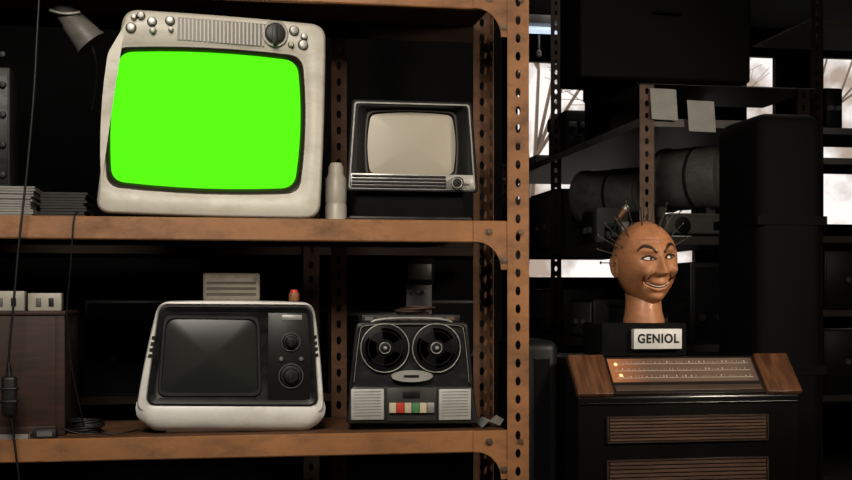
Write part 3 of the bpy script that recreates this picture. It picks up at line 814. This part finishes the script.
    me.transform(Matrix.Translation(Vector(((sx0+sx1)/2, sy-0.001, (sz0+sz1)/2))-Vector(R.location)) @ Matrix.Rotation(math.radians(90), 4, 'X') @ Matrix.Diagonal((sc, 0.80, 1, 1)))
    me.materials.clear(); me.materials.append(BLACK)
    ob = bpy.data.objects.new('sign_letters', me); S.collection.objects.link(ob); ob.parent = R
head()

# ================= background racks (right aisle)
AX0 = W(641, 0, 1.2).x; AX1 = AX0+0.66
aisle = root('storage_rack', ((AX0+AX1)/2, 2.2, 0))
RBN = mat('rack_brown', (0.14, 0.07, 0.038), 0.55, 0, 0.3, 9, grime=0.5)
ZK = W(648, 84, 1.2).z
post('post_near', AX0-0.01, AX0+0.045, 1.188, 0, ZK-0.004, RBN, aisle)
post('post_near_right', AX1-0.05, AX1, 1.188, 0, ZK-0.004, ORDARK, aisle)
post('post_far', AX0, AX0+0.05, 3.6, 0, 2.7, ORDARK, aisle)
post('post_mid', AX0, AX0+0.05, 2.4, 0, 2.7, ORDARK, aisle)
SHZ = [0.35, W(648, 345, 1.2).z, W(648, 236, 1.2).z, 0, W(640, 118, 1.2).z]
for z in (SHZ[0], SHZ[1], SHZ[2], SHZ[4]):
    box('shelf_board', AX0, AX1, 1.2, 3.65, z-0.004, z, SG, aisle)
    box('shelf_lip_front', AX0, AX1, 1.196, 1.2, z-0.03, z, SG, aisle)
    box('shelf_lip_side', AX0-0.004, AX0, 1.2, 3.65, z-0.03, z, GREYM if z == SHZ[4] else SG, aisle)
box('top_board', AX0-0.02, AX1+0.02, 1.18, 1.62, ZK-0.004, ZK, SG, aisle)
def trunk(nm, x0, x1, Y, dep, z0, h):
    R = root(nm, ((x0+x1)/2, Y+dep/2, z0))
    m = mat('trunk_black', (0.0022, 0.0022, 0.0025), 0.7, spec=0.15)
    box('body', x0, x1, Y, Y+dep, z0, z0+h, m, R, 0.012, 3)
    box('lid', x0-0.006, x1+0.006, Y-0.006, Y+dep+.006, z0+h*.68, z0+h*1.01, m, R, 0.012, 3)
    for q in (0.25, 0.75):
        xx = x0+(x1-x0)*q
        box('latch', xx-0.02, xx+0.02, Y-0.012, Y, z0+h*.6, z0+h*.74, GREYD, R, 0.003)
    tube('handle', [(x0+(x1-x0)*.42, Y-0.003, z0+h*.4), (x0+(x1-x0)*.43, Y-.03, z0+h*.4), (x0+(x1-x0)*.57, Y-.03, z0+h*.4), (x0+(x1-x0)*.58, Y-.003, z0+h*.4)], 0.006, BLACKM, R)
trunk('equipment_trunk', W(580, 0, 1.12).x, W(751, 0, 1.12).x, 1.12, 0.26, ZK+0.001, 0.60)
trunk('equipment_case', W(566, 0, 2.3).x, W(590, 0, 2.3).x, 2.30, 0.30, SHZ[4]+0.001, 0.20)
trunk('equipment_case', AX0+0.05, AX0+0.45, 1.70, 0.35, SHZ[4]+0.001, 0.28)
for (a, b, c_, d) in ((650, 88, 676, 119), (687, 100, 714, 131)):
    Y = 1.175
    m = mat('note_paper', (0.48, 0.47, 0.43), 0.8, 0, 0.1, 20)
    bm = bmesh.new(); rows = []
    for i in range(6):
        t = i/5
        rows.append([bm.verts.new(W(a+(c_-a)*s+2*t, b+(d-b)*t+s*1.5, Y-0.006*math.sin(t*2.4)*(.5+.5*s))) for s in (0, .33, .66, 1)])
    for r0, r1 in zip(rows, rows[1:]):
        for i in range(3): bm.faces.new((r0[i], r0[i+1], r1[i+1], r1[i]))
    mk('paper_note', bm, m, None, True)
def drum(nm, px, Y, r, L, dx):
    c = W(px, 0, Y); c.z = SHZ[2]+r*1.06+0.12
    if c.z+r*1.06 > SHZ[4]-0.035: c.z = SHZ[4]-0.035-r*1.06
    R = root(nm, tuple(c))
    d = Vector((dx, -1, 0)).normalized()
    gm = mat('drum_grey', (0.30, 0.29, 0.275), 0.38, 0.4, grime=0.6)
    cylw('shell', c, c-d*L, r, r, gm, R, 48, 0.006)
    cylw('hoop', c+d*0.008, c-d*0.02, r*1.05, r*1.05, GREYM, R, 48, 0.003)
    cylw('hoop', c-d*(L-0.02), c-d*(L+0.01), r*1.05, r*1.05, GREYM, R, 48, 0.003)
    cylw('mid_band', c-d*(L*.5-0.008), c-d*(L*.5+0.008), r*1.02, r*1.02, GREYD, R, 48, 0.002)
    cylw('end_cap', c+d*0.012, c+d*0.006, r*0.7, r*0.7, BLACK, R, 48)
    for s in (-1, 1):
        xx = c.x+s*r*0.6
        box('cradle_foot', xx-0.02, xx+0.02, c.y+0.05, c.y+0.2, SHZ[2], c.z-r*0.72, BLACK, R)
drum('film_drum', 734, 1.42, 0.125, 0.30, 0.75)
drum('film_drum', 650, 2.15, 0.12, 0.35, 0.75)
def desk_machine():
    Y = 1.28; z0 = SHZ[2]
    x0, x1 = W(660, 0, Y).x, W(738, 0, Y).x
    R = root('slide_projector', ((x0+x1)/2, Y, z0))
    m = mat('machine_putty', (0.10, 0.095, 0.083), 0.5)
    box('body', x0, x1, Y-0.06, Y+0.09, z0+0.01, z0+0.08, m, R, 0.01, 3)
    box('top_plate', x0+0.02, x1-0.06, Y-0.05, Y+0.08, z0+0.078, z0+0.088, GREYM, R, 0.003)
    cylw('lens', (x0+0.06, Y-0.055, z0+0.045), (x0+0.06, Y-0.08, z0+0.045), 0.025, 0.028, BLACK, R, 28, 0.002)
    for s in (x0+0.03, x1-0.03): cylw('foot', (s, Y, z0), (s, Y, z0+0.012), 0.012, 0.012, BLACK, R)
    for i in range(4): box('vent', x1-0.10+i*0.02, x1-0.09+i*0.02, Y-0.0615, Y-0.058, z0+0.03, z0+0.065, GREYD, R)
desk_machine()
def tall():
    Y = 0.72
    x0, x1 = W(758, 0, Y).x, W(826, 0, Y).x
    R = root('upright_case', ((x0+x1)/2, Y, 0))
    z1 = W(790, 112, Y).z
    m = mat('case_black', (0.0025, 0.0025, 0.003), 0.75, spec=0.15)
    box('body', x0, x1, Y, Y+0.35, 0, z1, m, R, 0.05, 5)
    for z in (0.5, 1.0, 1.5):
        box('strap', x0-0.003, x1+0.003, Y-0.003, Y+0.353, z, z+0.03, m, R)
tall()
def rack_right():
    Y = 1.3
    x0 = AX1+0.06
    R = root('storage_rack', (x0+0.5, Y+0.3, 0))
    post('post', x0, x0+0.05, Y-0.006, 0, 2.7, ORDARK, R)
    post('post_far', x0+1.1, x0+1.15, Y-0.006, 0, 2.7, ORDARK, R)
    for py in (395, 310, 236, 158, 128, 20):
        z = W(838, py, Y).z
        box('shelf_board', x0, x0+1.15, Y, Y+0.5, z-0.006, z, SG, R)
        box('shelf_lip', x0, x0+1.15, Y-0.004, Y, z-0.025, z, GREYM if py in (158, 128) else SG, R)
    return x0
RRX = rack_right()
def binder(name, xa, xb, b, d, Y, m, dep=0.25):
    z0 = W(838, d, 1.3).z+0.001; z1 = W(838, b, Y).z; R = root(name, ((xa+xb)/2, Y, z0))
    box('case', xa, xb, Y, Y+dep, z0, z1, m, R, 0.008)
    box('face', xa+.01, xb-.01, Y-0.003, Y, z0+.01, z1-.01, BLACK, R, 0.001)
    for q in (.3, .7): cylw('dial', (xa+(xb-xa)*q, Y-.002, (z0+z1)/2), (xa+(xb-xa)*q, Y-.017, (z0+z1)/2), 0.012, 0.01, GREYM, R, 20)
binder('radio_receiver', RRX+0.08, RRX+0.4, 250, 310, 1.34, BLACK)
binder('radio_receiver', RRX+0.08, RRX+0.4, 330, 395, 1.34, BLACK)
binder('amplifier', RRX+0.08, RRX+0.16, 88, 128, 1.34, BLACKM)

def far_rack():
    Y = 2.9
    x0, x1 = W(500, 0, Y).x, AX0-0.03
    R = root('storage_rack', ((x0+x1)/2, Y, 0))
    for x in (x0, x1-0.045): post('post', x, x+0.045, Y-0.006, 0, W(560, 165, Y).z, ORDARK, R)
    for py in (178, 257, 330):
        z = W(520, py, Y).z
        box('shelf_board', x0, x1, Y, Y+0.4, z-0.006, z, SG, R)
        box('shelf_lip', x0, x1, Y-0.004, Y, z-0.03, z, GREYM, R)
    def on(nm, a, b, py0, py1, m):
        z0 = W(520, py1, Y).z; z1 = W(520, py0, Y).z
        xx0, xx1 = max(x0+.01, W(a, 0, Y).x), min(W(b, 0, Y).x, x1-.01)
        r = root(nm, ((xx0+xx1)/2, Y, z0))
        box('case', xx0, xx1, Y+0.02, Y+0.3, z0, z1, m, r, 0.01)
        box('face_plate', xx0+.02, xx1-.02, Y+0.014, Y+0.02, z0+.03, z1-.02, BLACK, r, 0.003)
        box('trim_bar', xx0+.02, xx1-.02, Y+0.010, Y+0.016, z0+.03, z0+.04, GREYM, r)
    on('television', 503, 520, 188, 257, GREYD)
    on('amplifier', 503, 519, 285, 330, BLACK)
far_rack()
def side_units():
    for nm, y0, y1, z, h, m, wd in (('amplifier', 1.95, 2.3, SHZ[1], 0.17, BLACK, .28), ('television', 2.5, 3.0, SHZ[1], 0.22, BLACK, .28), ('radio_receiver', 3.1, 3.5, SHZ[1], 0.18, GREYD, .28),
                                ('television', 2.55, 3.0, SHZ[2], 0.30, BLACK, .25), ('radio_receiver', 3.1, 3.5, SHZ[2], 0.30, BLACK, .25), ('amplifier', 1.9, 2.1, SHZ[2], 0.16, GREYM, .2),
                                ('tin_box', 1.32, 1.5, SHZ[2], 0.12, GREYM, .14), ('tape_player', 1.58, 1.8, SHZ[2], 0.08, SILVER, .2),
                                ('amplifier', 2.9, 3.4, SHZ[4], 0.07, BLACK, .3)):
        R = root(nm, (AX0+wd/2, (y0+y1)/2, z))
        box('case', AX0+0.06, AX0+wd, y0, y1, z, z+h, m, R, 0.008)
        box('face_plate', AX0+0.052, AX0+0.06, y0+.02, y1-.02, z+.015, z+h-.015, GREYM if m is BLACK else GREYD, R, 0.002)
        for q in (0.3, 0.6):
            cylw('dial', (AX0+0.054, y0+(y1-y0)*q, z+h*.4), (AX0+0.036, y0+(y1-y0)*q, z+h*.4), 0.016, 0.014, GREYM, R, 20)
side_units()
def near_units():
    Y = 1.22; z = SHZ[1]
    a, b, py0 = 690, 745, 262
    x0, x1 = W(a, 0, Y).x, W(b, 0, Y).x; z1 = W(700, py0, Y).z
    R = root('radio_receiver', ((x0+x1)/2, Y, z))
    box('case', x0, x1, Y, Y+0.3, z, z1, BLACK, R, 0.008)
    box('face_plate', x0+.02, x1-.02, Y-.004, Y, z+.02, z1-.02, BLACKM, R, 0.002)
    for q in (.2, .5, .8): cylw('dial', (x0+(x1-x0)*q, Y-.003, z+.1), (x0+(x1-x0)*q, Y-.02, z+.1), 0.015, 0.013, GREYD, R, 20)
near_units()
def tins():
    for i, (y0, y1, h, m) in enumerate(((1.26, 1.42, 0.10, GREYM), (1.5, 1.75, 0.14, GREYD))):
        R = root('tin_box', (AX0+0.13, y0, SHZ[1]))
        box('tin', AX0+0.06, AX0+0.13, y0, y1, SHZ[1], SHZ[1]+h, m, R, 0.005)
        box('tin_lid', AX0+0.055, AX0+0.135, y0-.004, y1+.004, SHZ[1]+h, SHZ[1]+h+.015, GREYD, R, 0.003)
tins()
tool = root('paint_brush', tuple(W(622, 212, 1.1)))
cylw('handle', W(616, 221, 1.14), W(624, 210, 1.14), 0.008, 0.012, mat('tool_orange', (0.22, 0.09, 0.03), 0.5), tool, 16, 0.002)
cylw('ferrule', W(624, 210, 1.14), W(627, 206, 1.14), 0.012, 0.012, SILVER, tool, 16)
tube('brush_hook', [W(616, 221, 1.14), W(612, 232, 1.16), W(622, 238, 1.18), W(640, 237, 1.19)], 0.004, GREYD, tool)

def tubelight():
    Y = 2.6
    a, b = W(500, 28, Y), W(579, 34, Y)
    zc = (a.z+b.z)/2
    R = root('fluorescent_light', ((a.x+b.x)/2, Y, zc))
    em = mat('tube_glow', (0.7, 0.8, 0.9), 0.5, emit=(0.62, 0.75, 0.9), es=1.0)
    cylw('tube', (a.x, Y, zc), (b.x, Y, zc), 0.013, 0.013, em, R, 20)
    cylw('tube', (a.x, Y-0.05, zc-0.004), (b.x, Y-0.05, zc-0.004), 0.013, 0.013, em, R, 20)
    box('fixture', a.x-0.03, b.x+0.03, Y-0.08, Y+0.03, zc+0.02, zc+0.06, GREYM, R, 0.003)
    for x in (a.x, b.x): box('lampholder', x-0.015, x+0.015, Y-0.07, Y+0.015, zc-0.018, zc+0.025, WHITE, R, 0.002)
    for x in (a.x+.03, b.x-.03): cylw('suspension_rod', (x, Y, zc+0.06), (x, Y, 3.4), 0.004, 0.004, GREYM, R, 10)
tubelight()
ch = root('pull_chain', tuple(W(540, 50, 2.5)))
for i in range(9):
    c = W(539, 36+i*2.4, 2.5); rr_ = 0.006 if i < 7 else 0.013
    bm = bmesh.new(); bmesh.ops.create_uvsphere(bm, u_segments=12, v_segments=8, radius=rr_)
    bmesh.ops.translate(bm, verts=bm.verts, vec=c); mk('bead', bm, SILVER, ch, True)

# ================= room shell
WX0, WX1, WY0, WY1, WZ = -3.2, 6.5, -5.0, 6.0, 3.4
box('floor', WX0-.2, WX1+.2, WY0-.2, WY1+.2, -0.1, 0, FLOORM)
box('ceiling', WX0-.2, WX1+.2, WY0-.2, WY1+.2, WZ, WZ+.1, CEILM)
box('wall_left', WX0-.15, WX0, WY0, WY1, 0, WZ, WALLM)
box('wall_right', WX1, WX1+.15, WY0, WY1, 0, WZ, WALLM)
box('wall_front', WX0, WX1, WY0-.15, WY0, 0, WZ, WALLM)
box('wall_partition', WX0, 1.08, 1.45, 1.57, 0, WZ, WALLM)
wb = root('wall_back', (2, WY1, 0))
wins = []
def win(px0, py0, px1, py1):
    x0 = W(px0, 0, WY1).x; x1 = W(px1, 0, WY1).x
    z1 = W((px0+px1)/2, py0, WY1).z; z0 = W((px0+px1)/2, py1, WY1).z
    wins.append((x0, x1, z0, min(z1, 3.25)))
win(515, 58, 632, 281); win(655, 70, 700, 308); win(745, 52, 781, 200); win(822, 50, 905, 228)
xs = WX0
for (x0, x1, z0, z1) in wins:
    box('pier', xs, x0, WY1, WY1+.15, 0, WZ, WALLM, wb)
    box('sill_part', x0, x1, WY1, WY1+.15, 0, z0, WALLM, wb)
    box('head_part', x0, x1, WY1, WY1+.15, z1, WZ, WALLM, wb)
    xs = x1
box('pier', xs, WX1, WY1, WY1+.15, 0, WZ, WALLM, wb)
glass = mat('window_glass', (1, 1, 1), 0.0, 0, 0); gb = glass.node_tree.nodes['Principled BSDF']
gb.inputs['Transmission Weight'].default_value = 1; gb.inputs['IOR'].default_value = 1.02
for i, (x0, x1, z0, z1) in enumerate(wins):
    R = root('window_%d' % (i+1), ((x0+x1)/2, WY1, z0))
    FR = BLACKM; t = 0.03
    for (a, b, c_, d) in ((x0, x0+t, z0, z1), (x1-t, x1, z0, z1), (x0+t, x1-t, z0, z0+t), (x0+t, x1-t, z1-t, z1)):
        box('frame', a, b, WY1+.03, WY1+.09, c_, d, FR, R)
    nn = max(1, int((x1-x0)/0.5))
    for j in range(1, nn): box('mullion', x0+(x1-x0)*j/nn-.012, x0+(x1-x0)*j/nn+.012, WY1+.04, WY1+.08, z0+t, z1-t, FR, R)
    nn = max(1, int((z1-z0)/0.6))
    for j in range(1, nn): box('glazing_bar', x0+t, x1-t, WY1+.045, WY1+.075, z0+(z1-z0)*j/nn-.01, z0+(z1-z0)*j/nn+.01, FR, R)
    box('pane', x0+t, x1-t, WY1+.058, WY1+.062, z0+t, z1-t, glass, R)

# bare garden trees outside the windows
def tree(x, y):
    R = root('garden_tree', (x, y, 0))
    bark = mat('bark', (0.42, 0.34, 0.27), 0.9)
    bm = bmesh.new()
    def seg(p, q, r0, r1):
        d = q-p; b = bmesh.new()
        bmesh.ops.create_cone(b, cap_ends=True, segments=8, radius1=r0, radius2=r1, depth=d.length)
        bmesh.ops.transform(b, matrix=Matrix.Translation((p+q)/2) @ d.to_track_quat('Z', 'Y').to_matrix().to_4x4(), verts=b.verts)
        me = bpy.data.meshes.new('t'); b.to_mesh(me); b.free(); bm.from_mesh(me); bpy.data.meshes.remove(me)
    def grow(p, d, L, r, n):
        q = p+d*L; seg(p, q, r, r*0.75)
        if n == 0: return
        for k in range(3):
            nd = (d+Vector((random.uniform(-.7, .7), random.uniform(-.5, .5), random.uniform(-.35, .5)))).normalized()
            grow(q, nd, L*0.75, r*0.60, n-1)
    grow(Vector((x, y, 0)), Vector((0, 0, 1)), 1.5, 0.055, 5)
    mk('trunk_and_branches', bm, bark, R)
tree(3.0, 8.4); tree(5.6, 8.6)

# ================= world: pale overcast
w = bpy.data.worlds.new('World'); S.world = w; w.use_nodes = True
nt = w.node_tree; bg = nt.nodes['Background']
tc = nt.nodes.new('ShaderNodeTexCoord'); n = nt.nodes.new('ShaderNodeTexNoise'); n.inputs['Scale'].default_value = 28; n.inputs['Detail'].default_value = 4
r = nt.nodes.new('ShaderNodeValToRGB')
e = r.color_ramp.elements; e[0].position = 0.38; e[0].color = (0.42, 0.33, 0.27, 1); e[1].position = 0.55; e[1].color = (0.95, 0.90, 0.87, 1)
nt.links.new(tc.outputs['Generated'], n.inputs['Vector']); nt.links.new(n.outputs['Fac'], r.inputs['Fac']); nt.links.new(r.outputs['Color'], bg.inputs['Color'])
bg.inputs['Strength'].default_value = 1.1

# ================= lights
def area(name, loc, tgt, size, power, col, spread=180):
    l = bpy.data.lights.new(name, 'AREA'); l.energy = power; l.size = size; l.color = col; l.spread = math.radians(spread)
    o = bpy.data.objects.new(name, l); S.collection.objects.link(o); o.location = loc
    o.rotation_euler = (Vector(tgt)-Vector(loc)).to_track_quat('-Z', 'Y').to_euler()
    return o
area('ceiling_softbox', (-0.25, -2.1, 2.6), (0.1, 0, 1.35), 0.8, 19, (1.0, 0.92, 0.80), 110)
area('side_softbox', (2.6, -1.9, 2.3), (1.25, 0.45, 1.35), 0.4, 5, (1.0, 0.86, 0.70), 55)
area('aisle_fill', (2.3, 1.9, 3.3), (2.0, 2.4, 1.5), 0.6, 9, (1.0, 0.93, 0.86), 140)  # added fill light to brighten the dim aisle, not a fitting of the room

# ================= camera
cd = bpy.data.cameras.new('camera'); cam = bpy.data.objects.new('camera', cd); S.collection.objects.link(cam)
cam.location = (0, -3, ZC); cam.rotation_euler = (math.radians(90), 0, -TH)
cd.lens = 36*FP/852; cd.sensor_width = 36; cd.shift_y = (HZ-240)/852
cd.clip_start = 0.05
S.camera = cam
S.view_settings.view_transform = 'Standard'
S.view_settings.look = 'None'
